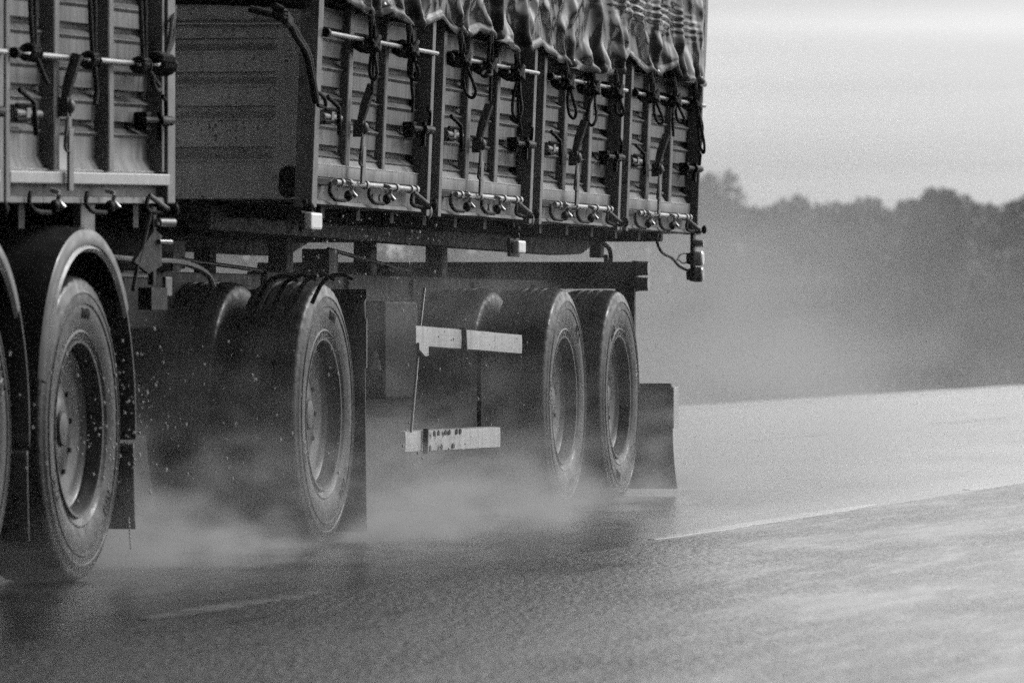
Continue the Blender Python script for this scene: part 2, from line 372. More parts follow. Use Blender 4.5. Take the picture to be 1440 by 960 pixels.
# ------------------------------------------------------------------ drop-side panel
def hook_mesh(kind):
    b = MB()
    return b
def side_panel(parent, x0, x1, zb, zt, ribs, xf, zrod, grooves, rail_h=0.045, ledge=0.04, lever_h=0.0, name='side_panel', flatbar=False):
    """one hinged side panel between x0 and x1: folded sheet, ribs, rod, lever, locks, hinge tube, hooks"""
    prof = [(0.055, zt)]
    for zg in grooves:
        prof += [(0.055, zg+0.006), (0.085, zg+0.001), (0.086, zg-0.012), (0.052, zg-0.034), (0.044, zg-0.037), (0.044, zg-0.041), (0.055, zg-0.052)]
    prof += [(0.055, zb+rail_h+ledge), (0.034, zb+rail_h+0.006), (0.026, zb+rail_h+0.004), (0.024, zb+rail_h), (0.024, zb), (0.05, zb)]
    nx = 26; rows = []
    for i in range(nx+1):
        xx = x0+(x1-x0)*i/nx
        rows.append([(xx, y+0.004*noise.noise(Vector((xx*3.1, z*4.0, x0))), z) for y, z in prof])
    p = MB().quad_grid(rows).build(name, M['panel'], parent, xf, smooth=True)
    p.data.set_sharp_from_angle(angle=R(30))
    ry = 0.004 if flatbar else 0.024
    MB().tube([(x0, 0.027, zb+rail_h+0.004), (x1, 0.027, zb+rail_h+0.004)], 0.0045, 6).build('rail_edge_glint', M['bright'], p, xf, smooth=True)  # highlight along the rail's top edge, put in as a thin pale tube
    for a, b_ in ribs:
        MB().prism([(a, 0.06), (a, ry+0.004), (a+0.006, ry), (b_-0.006, ry), (b_, ry+0.004), (b_, 0.06)], 'z', zb+rail_h+0.004, zt).build('panel_rib', M['frame'], p, xf)
    w = x1-x0
    if flatbar: MB().box(x1-0.03, x1, -0.002, 0.06, zb+rail_h+0.004, zt).build('panel_stile', M['frame'], p, xf, bevel=0.004)
    if flatbar:
        MB().box(x0-0.01, x1+0.03, -0.014, 0.014, zb+0.004, zb+rail_h-0.002).build('rail_cover', M['bright'], p, xf, bevel=0.004)
    # lashing rod
    MB().tube([(x0+0.0, -0.022, zrod), (x1+0.05, -0.024, zrod)], 0.0098, 10).build('lashing_rod', M['bright'], p, xf, smooth=True)
    for q in (x0+0.02, ribs[0][0]+0.03, ribs[1][0]+0.03, x1-0.03): MB().tube([(q, -0.022, zrod), (q, 0.055, zrod)], 0.008, 8).build('rod_bracket', M['black'], p, xf, smooth=True)
    MB().tube([(x0-0.012, -0.022, zrod), (x0+0.016, -0.022, zrod)], 0.019, 10).build('rod_cap', M['black'], p, xf, smooth=True)
    # central lever with knob and strap
    lx = ribs[0][1]-0.005; zl = zb+0.215+lever_h
    lv = MB().tube([(lx, -0.012, zl), (lx+0.012, -0.028, zl+0.08), (lx+0.03, -0.05, zl+0.165)], [0.015,0.021,0.020], 8)
    lv.ball((lx+0.01, -0.030, zl-0.01), 0.026, 12, (1, .7, 1)); lv.box(lx-0.02, lx+0.025, -0.03, 0.01, zl-0.045, zl+0.02)
    lv.tube(smooth_path([(lx-0.02,-0.03,zl-0.05),(lx-0.06,-0.035,zl-0.11),(lx-0.05,-0.03,zl-0.15),(lx+0.0,-0.03,zl-0.165)]), 0.006, 6)
    lv.build('lever_latch', M['lever'], p, xf, smooth=True)
    MB().box(lx-0.01, lx+0.045, -0.034, -0.024, zb-0.02, zb+0.13+lever_h).box(lx+0.0, lx+0.035, -0.03, -0.022, zb+0.13+lever_h, zl-0.03).build('latch_strap', M['frame'], p, xf, bevel=0.003)
    # lock bolt at the rear stile, sliding bolt with bent handle at the front stile
    zk = zb+0.235
    k = MB().tube([(x1-0.32,-0.012,zk),(x1-0.05,-0.012,zk)], 0.012, 10).box(x1-0.20, x1-0.14, 0.01, 0.055, zk-0.035, zk+0.03)
    k.tube([(x1-0.14,-0.02,zk),(x1+0.02,-0.02,zk)], 0.018, 12).tube([(x1-0.12,-0.04,zk+0.02),(x1-0.16,-0.05,zk+0.07),(x1-0.19,-0.045,zk+0.085)], 0.008, 6)
    k.box(x1-0.105, x1-0.09, -0.02, 0.0, zk-0.07, zk+0.03)
    k.build('lock_bolt', M['black'], p, xf, smooth=True)
    MB().tube([(x0+0.06,-0.005,zk+0.0),(x0+0.36,-0.005,zk)], 0.013, 10).box(x0+0.16, x0+0.2, -0.02, 0.055, zk-0.03, zk+0.03).build('slide_bolt', M['frame'], p, xf, smooth=True)
    k = MB().tube([(x0+0.03,-0.03,zk+0.075),(x0+0.10,-0.06,zk+0.035),(x0+0.11,-0.065,zk-0.075)], 0.009, 8).tube([(x0+0.0,-0.03,zk+0.025),(x0+0.11,-0.06,zk+0.022)], 0.007, 6).tube([(x0+0.0,-0.03,zk-0.025),(x0+0.13,-0.06,zk-0.022)], 0.007, 6)
    k.build('bolt_handle', M['black'], p, xf, smooth=True)
    # hinge tube and hooks
    if not flatbar:
        zh = zb-0.020
        h = MB().tube([(x0+0.16*w,-0.006,zh),(x1-0.10*w,-0.006,zh)], 0.0125, 10)
        for q in (0.2, 0.27, 0.42, 0.70, 0.84, 0.89): h.tube([(x0+q*w,-0.006,zh),(x0+q*w+0.03,-0.006,zh)], 0.019, 10)
        h.build('hinge_tube', M['bright'], p, xf, smooth=True)
        MB().box(x0+0.02, x0+0.12*w, -0.006, 0.03, zh-0.016, zh+0.014).build('hinge_block', M['black'], p, xf, bevel=0.004)
    for q, kind in ((0.22, 0), (0.57, 0), (0.90, 1)):
        hx = x0+q*w; zh = zb-0.02; hk = MB()
        if kind == 0:
            hk.tube(smooth_path([(hx-0.20,-0.01,zh-0.005),(hx-0.225,-0.012,zh-0.04),(hx-0.17,-0.02,zh-0.068),(hx-0.04,-0.03,zh-0.072)]), 0.0085, 8)
            hk.ball((hx, -0.035, zh-0.052), 0.023, 12, (1.1, .8, 1)); hk.build('hook', M['black'], p, xf, smooth=True)
            MB().tube(smooth_path([(hx+0.02,-0.014,zh+0.004),(hx+0.02,-0.045,zh-0.008),(hx+0.02,-0.042,zh-0.032),(hx+0.03,-0.06,zh-0.056)]), 0.008, 8).build('hook_tongue', M['bright'], p, xf, smooth=True)
        else:
            hk.tube([(hx-0.05,-0.012,zh-0.012),(hx+0.05,-0.055,zh-0.062)], 0.009, 8).build('hook', M['frame'], p, xf, smooth=True)
            MB().tube(smooth_path([(hx-0.06,-0.01,zh-0.02),(hx-0.08,-0.012,zh-0.06),(hx+0.02,-0.03,zh-0.075),(hx+0.06,-0.06,zh-0.075)]), 0.008, 8).ball((hx+0.06,-0.078,zh-0.062), 0.018, 10, (.8, .8, 1.3)).build('hook_tongue', M['black'], p, xf, smooth=True)
    return p

# ------------------------------------------------------------------ TRAILER
TR = empty('trailer', (0, 0, 0))
tag(TR, 'long drop-side trailer with four ribbed side panels under a shiny dark tarpaulin', 'trailer')
LEAN = math.tan(R(2.2))
def lean(p): return Vector((p.x, p.y-LEAN*(p.z-1.36), p.z))
posts = [-0.28, 1.885, 4.035, 6.17, 8.30]
gro = [1.587+0.1165*k for k in range(8, -1, -1)]
spans = [(-0.225, 1.735), (2.045, 3.865), (4.205, 6.025), (6.305, 8.205)]
for i, (a, b) in enumerate(spans):
    w = b-a
    f1, f2 = ((0.31, 0.348), (0.645, 0.672)) if i == 0 else (((0.335, 0.377), (0.67, 0.71)))
    zb = 1.462-0.004*i
    side_panel(TR, a, b, zb, 2.62, [(a+f1[0]*w, a+f1[1]*w), (a+f2[0]*w, a+f2[1]*w)], lean, 2.022-0.002*i, gro)
for i, xp in enumerate(posts):
    b = MB()
    if i == 0: b.box(xp-0.035, xp+0.05, -0.012, 0.06, 1.335, 2.60)
    elif i == 4: b.prism([(xp-0.07,0.06),(xp-0.07,-0.014),(xp-0.035,-0.014),(xp-0.035,0.0),(xp+0.03,0.0),(xp+0.03,0.06)], 'z', 1.345, 2.60)
    else:
        b.prism([(xp-0.145,0.06),(xp-0.145,-0.014),(xp-0.085,-0.014),(xp-0.085,0.035),(xp+0.09,0.035),(xp+0.09,-0.012),(xp+0.15,-0.012),(xp+0.15,0.06)], 'z', 1.335, 2.60)
    b.build('corner_post' if i in (0, 4) else 'side_post', M['frame'], TR, lean, bevel=0.004)
    if 0 < i < 4: MB().ball((xp-0.05, -0.004, 1.352), 0.024, 10, (1, .6, 1.2)).build('post_bolt', M['frame'], TR, lean, smooth=True)
for i, (a, b) in enumerate(spans):                 # sill below each panel, with a folded lower lip
    x0 = a-(0.0 if i == 0 else 0.06); x1 = b-0.04
    rows = []
    for k in range(31):
        xx = x0+(x1-x0)*k/30; d = 0.006*noise.noise(Vector((xx*2.3, 5, i)))
        rows.append([(xx, 0.03, 1.47), (xx, 0.03+d, 1.43), (xx, 0.028+d, 1.372), (xx, 0.004+d, 1.366), (xx, 0.0+d, 1.352+d*0.5), (xx, 0.02, 1.347), (xx, 0.20, 1.347)])
    MB().quad_grid(rows).build('sill', M['sill'], TR, lean, smooth=True)
    for q, s_ in ((0.60, .05), (0.66, .035), (0.74, .06)) if i < 2 else ((0.1, .09), (0.55, .07)):
        xx = x0+q*(x1-x0); MB().prism([(xx+s_*math.cos(t*PI/6), 1.398+0.015*math.sin(t*PI/6)) for t in range(12)], 'y', 0.021, 0.027).build('reflector_sticker', M['panel'], TR, lean)
# headboard facing the lorry
hg = [1.993, 1.861, 1.727, 1.566]
prof = [(-0.245, 2.75)]
for z in hg: prof += [(-0.248, z+0.010), (-0.200, z+0.006), (-0.196, z-0.010), (-0.232, z-0.034), (-0.251, z-0.040), (-0.251, z-0.046), (-0.245, z-0.056)]
prof += [(-0.245, 1.372), (-0.2, 1.366)]
rows = []
for k in range(31):
    yy = 0.16+2.18*k/30; rows.append([(x_+0.004*noise.noise(Vector((yy*3, z*3, 2))), yy, z) for x_, z in prof])
hb = MB().quad_grid(rows).build('headboard', M['head'], TR, lean, smooth=True); hb.data.set_sharp_from_angle(angle=R(25))
for y in (0.035, 2.335): MB().box(-0.262, -0.2, y, y+0.13, 1.366, 2.75).build('headboard_column', M['head'], hb, lean, bevel=0.006)
pl = []
for t in range(24):
    a = 2*PI*t/24; pl.append((0.098+0.038*math.copysign(abs(math.cos(a))**0.8, math.cos(a)), 1.437+0.062*math.copysign(abs(math.sin(a))**0.6, math.sin(a))))
MB().prism(pl, 'x', -0.272, -0.262).build('oval_plate', M['dark'], hb, lean)
MB().tube([(-0.30, 0.10, 2.055), (-0.30, 2.4, 2.075)], 0.012, 10).build('lashing_rod', M['bright'], hb, lean, smooth=True)
MB().box(-0.2, 8.3, 0.06, 2.44, 1.47, 1.5).build('load_floor', M['dark'], TR, lean)
MB().box(8.25, 8.33, 0.06, 2.44, 1.36, 2.75).build('tailgate', M['panel'], TR, lean, bevel=0.01)
MB().box(-0.2, 8.3, 2.42, 2.48, 1.35, 2.75).build('side_panel', M['panel'], TR, lean, bevel=0.01)
# chassis: bearer beams under the body, lower frame, turntable, bogies
def tapered(y0, y1):
    return MB().prism([(-0.22, 1.36), (-0.22, 1.25), (6.9, 1.225), (7.35, 1.235), (7.75, 1.30), (7.75, 1.36)], 'y', y0, y1)
tapered(0.42, 0.52).build('body_beam', M['dark'], TR, lean, bevel=0.006)
tapered(1.95, 2.05).build('body_beam', M['dark'], TR, lean, bevel=0.006)
for x in [0.1+0.62*k for k in range(13)]: MB().box(x, x+0.06, 0.05, 2.45, 1.30, 1.362).build('cross_bearer', M['dark'], TR, lean)
hk = MB().tube(smooth_path([(7.72,0.40,1.30),(7.86,0.38,1.27),(7.92,0.38,1.21),(7.84,0.38,1.17),(7.78,0.38,1.23)]), 0.012, 8).box(7.7, 7.78, 0.39, 0.45, 1.22, 1.34)
hk.build('rope_cleat', M['black'], TR, lean, smooth=True)
for y in (0.62, 1.80):
    MB().prism([(1.5, 1.10), (1.5, 0.92), (3.6, 0.86), (7.6, 0.90), (7.75, 0.95), (7.75, 1.10)], 'y', y, y+0.09).build('chassis_rail', M['dark'], TR, bevel=0.006)
for x in (1.55, 2.9, 4.2, 5.55, 7.0): MB().box(x, x+0.1, 0.62, 1.9, 0.95, 1.08).build('cross_member', M['dark'], TR)
for x in (2.0, 3.6, 5.1):
    for y in (0.66, 1.8): MB().box(x, x+0.12, y, y+0.08, 1.10, 1.25).build('body_support', M['dark'], TR)
# front dolly under the turntable
for q in ((-1.0, 1.15, 0.56, 0.68, 0.86, 1.085), (-1.0, 1.15, 1.82, 1.94, 0.86, 1.085), (-0.95, -0.8, 0.68, 1.82, 0.88, 1.06), (0.9, 1.05, 0.68, 1.82, 0.88, 1.06)): MB().box(*q).build('dolly_frame', M['dark'], TR, bevel=0.008)
MB().lathe([(0.5,0),(0.62,0),(0.62,0.11),(0.5,0.11),(0.5,0)], n=48).build('turntable', M['dark'], TR, xf=lambda p: Vector((p.x+0.1, 1.25+p.z, 1.10+p.y)), smooth=True)
b = MB().box(-0.50, -0.38, 0.5, 0.62, 1.085, 1.16)
b.build('dolly_stop', M['dark'], TR, bevel=0.004)
MB().tube([(-0.40,0.52,1.135),(1.12,0.55,1.10)], 0.009, 8).build('brake_rod', M['black'], TR, smooth=True)
MB().tube([(2.1,0.5,1.20),(3.9,0.55,1.12)], 0.009, 8).build('brake_rod', M['black'], TR, smooth=True)
MB().box(1.95, 2.12, 0.46, 0.58, 1.08, 1.20).build('dolly_stop', M['dark'], TR, bevel=0.004)
for yy in (1.05, 1.4):                             # drawbar
    MB().tube([(-0.9, yy if yy < 1.2 else 1.45, 0.92), (-2.3, 1.25, 0.86)], 0.06, 10).build('drawbar', M['dark'], TR, smooth=True)
for cx_, dz in ((-0.05, 0), (4.85, 0), (6.22, 0)):  # leaf springs and hangers
    for yy in (0.70, 1.72):
        s_ = MB()
        for k in range(6):
            hl = 0.56-0.075*k
            s_.prism([(cx_-hl, 0.72-k*0.017+0.07*(hl/0.56)**2), (cx_, 0.72-k*0.017), (cx_+hl, 0.72-k*0.017+0.07*(hl/0.56)**2), (cx_+hl, 0.735-k*0.017+0.07*(hl/0.56)**2), (cx_, 0.735-k*0.017), (cx_-hl, 0.735-k*0.017+0.07*(hl/0.56)**2)], 'y', yy, yy+0.08)
        s_.box(cx_-0.62, cx_-0.5, yy-0.01, yy+0.09, 0.74, 0.95).box(cx_+0.5, cx_+0.62, yy-0.01, yy+0.09, 0.74, 0.95)
        s_.build('leaf_spring', M['dark'], TR)
    dual(TR, cx_+0.05 if cx_ < 0 else cx_)
for i in range(4):                                  # air hoses arching over the front tread
    p = atx(392+i*26, 392-i*0.5, -0.30)
    MB().tube(smooth_path([p+Vector((0,0.09,-0.10)), p+Vector((0,0.04,-0.01)), p+Vector((0,-0.03,0.012)), p+Vector((0.02,-0.07,-0.005))]), 0.009, 8).build('air_hose', M['black'], TR, smooth=True)
# mud flaps
def flap(parent, x, y0, y1, z0, z1, curl=0.05, name='mud_flap', mat=None, flare=0.0, th=0.012):
    rows = []
    for k in range(13):
        t = k/12; z = z1+(z0-z1)*t
        rows.append([(x+curl*t*t, y0-flare*max(0, t-0.55)**1.5+ (y1-y0)*j/8, z) for j in range(9)])
    o = MB().quad_grid(rows).build(name, mat or M['flap'], parent, smooth=True)
    mo = o.modifiers.new('thickness', 'SOLIDIFY'); mo.thickness = th
    return o
fl = flap(TR, 0.66, 0.0, 0.64, 0.035, 0.985, 0.03)
MB().box(0.635, 0.66, -0.01, 0.66, 0.98, 1.02).build('flap_bracket', M['dark'], fl)
MB().box(0.652, 0.668, -0.006, 0.002, 0.70, 0.90).build('flap_edge', M['flapedge'], fl)
sk = flap(TR, 7.60, 0.0, 2.5, 0.035, 0.56, 0.04, 'mud_skirt', flare=0.06)
MB().box(7.575, 7.60, 0.005, 2.5, 0.545, 0.575).build('skirt_bar', M['dark'], sk, bevel=0.003)
MB().box(7.575, 7.71, -0.010, -0.004, 0.345, 0.555).build('skirt_fold', M['bright'], sk, bevel=0.002)
# rear lamp bar seen from the front through the gap above the tyres
MB().box(7.82, 7.94, 0.25, 2.25, 1.06, 1.20).build('lamp_bar', M['dark'], TR, bevel=0.006)
for z in (1.165, 1.085):
    l_ = MB().tube([(7.84,0.245,z),(7.84,0.17,z)], [0.038,0.036], 14).build('tail_lamp', M['lampdim'], TR, smooth=True)
    MB().box(7.80, 7.88, 0.232, 0.25, z-0.04, z+0.04).build('lamp_back', M['black'], l_)
MB().box(7.70, 7.74, 0.22, 0.32, 0.57, 1.06).build('skirt_hanger', M['dark'], TR)
# side guard boards between the axles
def board(pts, name='side_guard_board'):
    (x0, zt0, zb0), (x1, zt1, zb1) = pts
    b = MB(); rows = []
    for k in range(41):
        t = k/40; xx = x0+(x1-x0)*t; zt_ = zt0+(zt1-zt0)*t; zb_ = zb0+(zb1-zb0)*t
        dy = 0.006*math.sin(t*9)+0.004*noise.noise(Vector((t*8, x0, 1)))
        rows.append([(xx, 0.05+dy, zb_), (xx, 0.02+dy, zb_+0.004), (xx, 0.018+dy, zb_*0.5+zt_*0.5), (xx, 0.02+dy, zt_-0.004), (xx, 0.05+dy, zt_)])
    b.quad_grid(rows)
    return b.build(name, M['board'], TR, smooth=True)
b1 = board(((1.68, 0.876, 0.786), (3.90, 0.832, 0.741)))
b2 = board(((1.48, 0.432, 0.340), (3.42, 0.420, 0.324)))
MB().prism([(1.68, 0.80), (1.68, 0.772), (1.80, 0.742), (1.86, 0.745), (1.86, 0.79)], 'y', 0.004, 0.016).build('board_end', M['bright'], b1)
MB().tube([(2.60, 0.016, 0.865), (2.60, 0.010, 0.76)], 0.016, 8).build('board_clamp', M['dark'], b1)
MB().tube([(1.85, 0.014, 0.433), (1.83, 0.012, 0.33)], 0.012, 8).build('board_clamp', M['dark'], b2)
# cracked and flaked film on the lower board
for k in range(9):
    xx = 1.9+0.075*k+0.02*random.random(); zc = 0.412 if k % 3 else 0.352
    MB().prism([(xx, zc-0.012), (xx+0.03, zc-0.010), (xx+0.034, zc+0.007), (xx+0.012, zc+0.013), (xx-0.004, zc+0.004)], 'y', 0.0085, 0.012).build('film_tear', M['dark'], b2)
MB().tube([at(597, 405, 0.04), at(591, 458, 0.04), at(586, 520, 0.03), at(578, 607, 0.02)], 0.0055, 6).build('guard_wire', M['bright'], TR, smooth=True)
MB().tube([(3.72, 0.045, 0.79), (3.72, 0.42, 0.79), (3.72, 0.62, 0.95)], 0.012, 8).build('guard_bracket', M['dark'], TR, smooth=True)
MB().tube([(3.34, 0.045, 0.372), (3.34, 0.10, 0.374), (3.34, 0.10, 0.80), (3.34, 0.05, 0.80)], 0.012, 8).build('guard_bracket', M['dark'], TR, smooth=True)
# dim gear between the axles: air tanks, spare carrier
MB().tube([(1.75,0.95,0.76),(1.85,0.95,0.76),(2.65,0.95,0.76),(2.75,0.95,0.76)], [0.08,0.15,0.15,0.08], 20).build('air_tank', M['dark'], TR, smooth=True)
MB().tube([(1.3,1.45,0.72),(1.38,1.45,0.72),(2.3,1.45,0.72),(2.38,1.45,0.72)], [0.08,0.16,0.16,0.08], 20).build('air_tank', M['dark'], TR, smooth=True)
MB().box(2.5, 3.15, 0.34, 1.9, 0.55, 0.98).build('tool_box', M['black'], TR, bevel=0.012)
p = atx(529, 508, 2.49); MB().prism([(p.y-0.022, p.z-0.035), (p.y+0.022, p.z-0.035), (p.y+0.010, p.z+0.01), (p.y+0.012, p.z+0.045), (p.y-0.002, p.z+0.045)], 'x', 2.485, 2.497).build('hazard_plate', M['lamp'], TR)
# marker lamps hanging under the body edge
def marker(px, py, top, big=1.0, mat='lamp'):
    q = at(px, py, -0.01); t_ = at(px, top, 0.0)
    s_ = MB().tube([(q.x-0.01, 0.012, t_.z), (q.x-0.01, 0.0, q.z+0.02)], 0.010, 8).ball((q.x-0.01, -0.012, t_.z-0.028), 0.016, 10).ball((q.x-0.01, -0.012, t_.z-0.055), 0.014, 10)
    o = s_.build('marker_lamp', M['black'], TR, smooth=True)
    MB().box(q.x-0.12, q.x+0.10, -0.004, 0.012, q.z-0.045, q.z+0.04).build('lamp_housing', M['black'], o, bevel=0.006)
    MB().box(q.x-0.10*big, q.x+0.085*big, -0.038, -0.004, q.z-0.034*big, q.z+0.034*big).build('lamp_lens', M[mat], o, bevel=0.010)
    return o
marker(437, 311, 281)
marker(727, 347, 314, 0.85)
# rear corner lamp cluster with its cable
q = at(976, 326, 0.0)
cl = MB().box(q.x-0.05, q.x+0.02, -0.006, 0.012, 1.10, 1.37).box(q.x-0.09, q.x+0.09, -0.02, 0.03, 1.345, 1.36).build('corner_lamp_bracket', M['black'], TR, bevel=0.003)
for z, mt, r_ in ((1.298, 'bright', 0.020), (1.220, 'lamp', 0.040), (1.137, 'lampdim', 0.040)):
    b = MB().tube([(q.x-0.01,-0.008,z),(q.x-0.01,-0.045,z),(q.x-0.01,-0.052,z)], [r_, r_, r_*0.8], 16); b.build('lamp_lens', M[mt], cl, smooth=True)
    if r_ > 0.03: MB().tube([(q.x-0.01,0.035,z),(q.x-0.01,-0.008,z)], [r_*0.7, r_*1.02], 14).build('lamp_housing', M['black'], cl, smooth=True)
MB().tube(smooth_path([at(925,326,0.03), at(924,340,0.03), at(931,355,0.03), at(945,363,0.03), at(955,374,0.03), at(969,381,0.03)]), 0.0075, 8).tube(smooth_path([at(952,366,0.03), at(957,358,0.03), at(967,357,0.03), at(968,367,0.03), at(960,370,0.03), at(955,366,0.03)]), 0.004, 6).build('lamp_cable', M['black'], cl, smooth=True)

# ------------------------------------------------------------------ LORRY (only its rear end is in the picture)
LO = empty('lorry', (-3.55, 0, 0))
tag(LO, 'dark drop-side lorry at the left edge with steel wheel arches, towing the trailer', 'lorry')
def lo(p):                                           # body of the lorry sits nose-down by about one degree
    return Vector((p.x+3.55, p.y, p.z+0.0168*(p.x+4.55)))
def lo0(p): return Vector((p.x+3.55, p.y, p.z))
lgro = [1.557+0.1107*k for k in range(7, -1, -1)]
side_panel(LO, -4.50, -2.515, 1.335, 2.45, [(-3.925, -3.862), (-3.235, -3.172)], lo, 1.765, lgro, rail_h=0.047, ledge=0.05, lever_h=0.06, flatbar=True)
side_panel(LO, -6.70, -4.66, 1.335, 2.45, [(-6.05, -5.99), (-5.4, -5.33)], lo, 1.765, lgro, rail_h=0.047, ledge=0.05, lever_h=0.06, flatbar=True)
MB().box(-2.505, -2.40, -0.012, 0.06, 1.275, 2.48).build('corner_post', M['frame'], LO, lo, bevel=0.005)
MB().prism([(-4.64,0.06),(-4.64,-0.012),(-4.585,-0.012),(-4.585,0.03),(-4.56,0.03),(-4.56,-0.012),(-4.51,-0.012),(-4.51,0.06)], 'z', 1.275, 2.48).build('side_post', M['frame'], LO, lo, bevel=0.004)
rows = []
for k in range(41):
    xx = -6.7+(4.2)*k/40; d = 0.004*noise.noise(Vector((xx*2.3, 5, 8)))
    rows.append([(xx, 0.03, 1.34), (xx, 0.03+d, 1.30), (xx, 0.004+d, 1.296), (xx, 0.0+d, 1.276), (xx, 0.2, 1.272)])
MB().quad_grid(rows).build('sill', M['sill'], LO, lo, smooth=True)
MB().box(-2.46, -2.40, 0.06, 2.44, 1.29, 2.48).build('tailgate', M['head'], LO, lo, bevel=0.01)
MB().box(-6.7, -2.46, 2.40, 2.46, 1.29, 2.48).build('side_panel', M['panel'], LO, lo, bevel=0.01)
MB().box(-6.7, -2.46, 0.06, 2.40, 1.34, 1.37).build('load_floor', M['dark'], LO, lo)
MB().box(-6.75, -6.70, 0.0, 2.46, 1.29, 2.48).build('headboard', M['head'], LO, lo)
for x in (-6.3, -5.6, -4.9, -4.2, -3.4, -2.75): MB().box(x, x+0.07, 0.05, 2.4, 1.19, 1.272).build('cross_bearer', M['dark'], LO, lo)
for y in (0.80, 1.62): MB().box(-7.4, -2.55, y, y+0.09, 0.86, 1.19).build('chassis_rail', M['dark'], LO, lo0, bevel=0.006)
MB().box(-2.65, -2.53, 0.7, 1.8, 0.80, 1.1).build('tow_beam', M['dark'], LO, lo0, bevel=0.006)
p = at(120, 300, 0.05); MB().box(p.x-0.09, p.x+0.09, 0.04, 0.07, 1.18, 1.31).build('arch_stay', M['frame'], LO, lo0, bevel=0.004)
for ax in (-3.577, -4.93):
    o0 = len(bpy.data.objects)
    dual(LO, ax+3.55)
    AR = 0.615
    a0, a1 = R(34), R(170)
    def arch(pr, n=44, a0=a0, a1=a1):
        b = MB(); m = len(pr)
        rows = []
        for i in range(n+1):
            a = a0+(a1-a0)*i/n
            rows.append([((r*math.copysign(abs(math.cos(a))**0.92, math.cos(a)))*0.985, y, r*abs(math.sin(a))**0.90*math.copysign(1, math.sin(a))) for r, y in pr])
        return b.quad_grid(rows)
    zc = 0.565
    pr = [(AR-0.055,-0.012),(AR-0.045,-0.022),(AR-0.012,-0.022),(AR+0.004,-0.010),(AR+0.012,0.03),(AR+0.018,0.10),(AR+0.022,0.32),(AR+0.018,0.55),(AR+0.008,0.63),(AR-0.02,0.65)]
    fe = arch(pr).build('wheel_arch', M['fender'], LO, xf=lambda p, ax=ax, zc=zc: Vector((p.x+ax+3.55, p.y, p.z*1.03+zc)), smooth=True)
    rows = []
    rp = [(AR-0.050,-0.016),(AR-0.060,-0.028),(AR-0.070,-0.016),(AR-0.060,-0.004),(AR-0.050,-0.016)]
    arch(rp).build('arch_lip', M['bright'], fe, xf=lambda p, ax=ax, zc=zc: Vector((p.x+ax+3.55, p.y, p.z*1.03+zc)), smooth=True)
    # rubber strip that carries the arch down behind the wheel, then the flap
    b = MB(); rows = []
    for k in range(15):
        t = k/14; a = R(40)*(1-t)+R(-8)*t
        rows.append([(0.60*math.cos(a)+0.03*t, y, 0.66*math.sin(a)) for y in (-0.015, 0.1, 0.3, 0.5, 0.64)])
    rb = b.quad_grid(rows).build('arch_rubber', M['flap'], LO, xf=lambda p, ax=ax, zc=zc: Vector((p.x+ax+3.55, p.y, p.z+zc)), smooth=True)
    rb.modifiers.new('thickness', 'SOLIDIFY').thickness = 0.014
    flap(LO, ax+3.55+0.655, 0.0, 0.64, 0.16, 0.46, 0.02)
# lamp bracket, trailer plug and hoses at the tail
q = at(214, 300, 0.10)
b = MB().box(q.x-0.02, q.x+0.02, 0.09, 0.11, 1.02, 1.30).prism([(q.x-0.30, 1.10), (q.x-0.02, 1.22), (q.x+0.08, 1.20), (q.x+0.08, 1.09), (q.x-0.10, 1.06)], 'y', 0.085, 0.10).box(q.x-0.12, q.x+0.10, 0.07, 0.12, 0.93, 1.01)
b.tube([(q.x-0.22,0.09,1.10),(q.x-0.04,0.09,1.30)], 0.008, 6).tube([(q.x-0.24,0.09,1.09),(q.x-0.30,0.09,1.0)], 0.008, 6)
tl = b.build('tail_bracket', M['black'], LO, lo0)
MB().tube([(q.x+0.02,0.08,1.245),(q.x+0.08,0.04,1.245)], 0.016, 12).build('tail_lamp', M['bright'], tl, lo0, smooth=True)
MB().tube([(q.x+0.02,0.08,1.175),(q.x+0.08,0.05,1.175)], 0.010, 10).build('lamp_lens', M['lampdim'], tl, lo0, smooth=True)
MB().box(q.x+0.10, q.x+0.19, 0.075, 0.09, 0.98, 1.05).build('lamp_housing', M['flapedge'], tl, lo0, bevel=0.004)
MB().tube(smooth_path([at(156,362,0.2), at(200,366,0.2), at(245,368,0.2), at(272,374,0.2), at(292,386,0.2), at(300,402,0.2)]), 0.012, 8).build('air_hose', M['fender'], LO, lo0, smooth=True)
MB().tube(smooth_path([at(158,386,0.25), at(195,388,0.25), at(215,388,0.25)]), 0.010, 8).build('air_hose', M['fender'], LO, lo0, smooth=True)
MB().box(-2.9, -2.72, 0.28, 0.5, 0.78, 1.30).build('tail_post', M['dark'], LO, lo0, bevel=0.006)

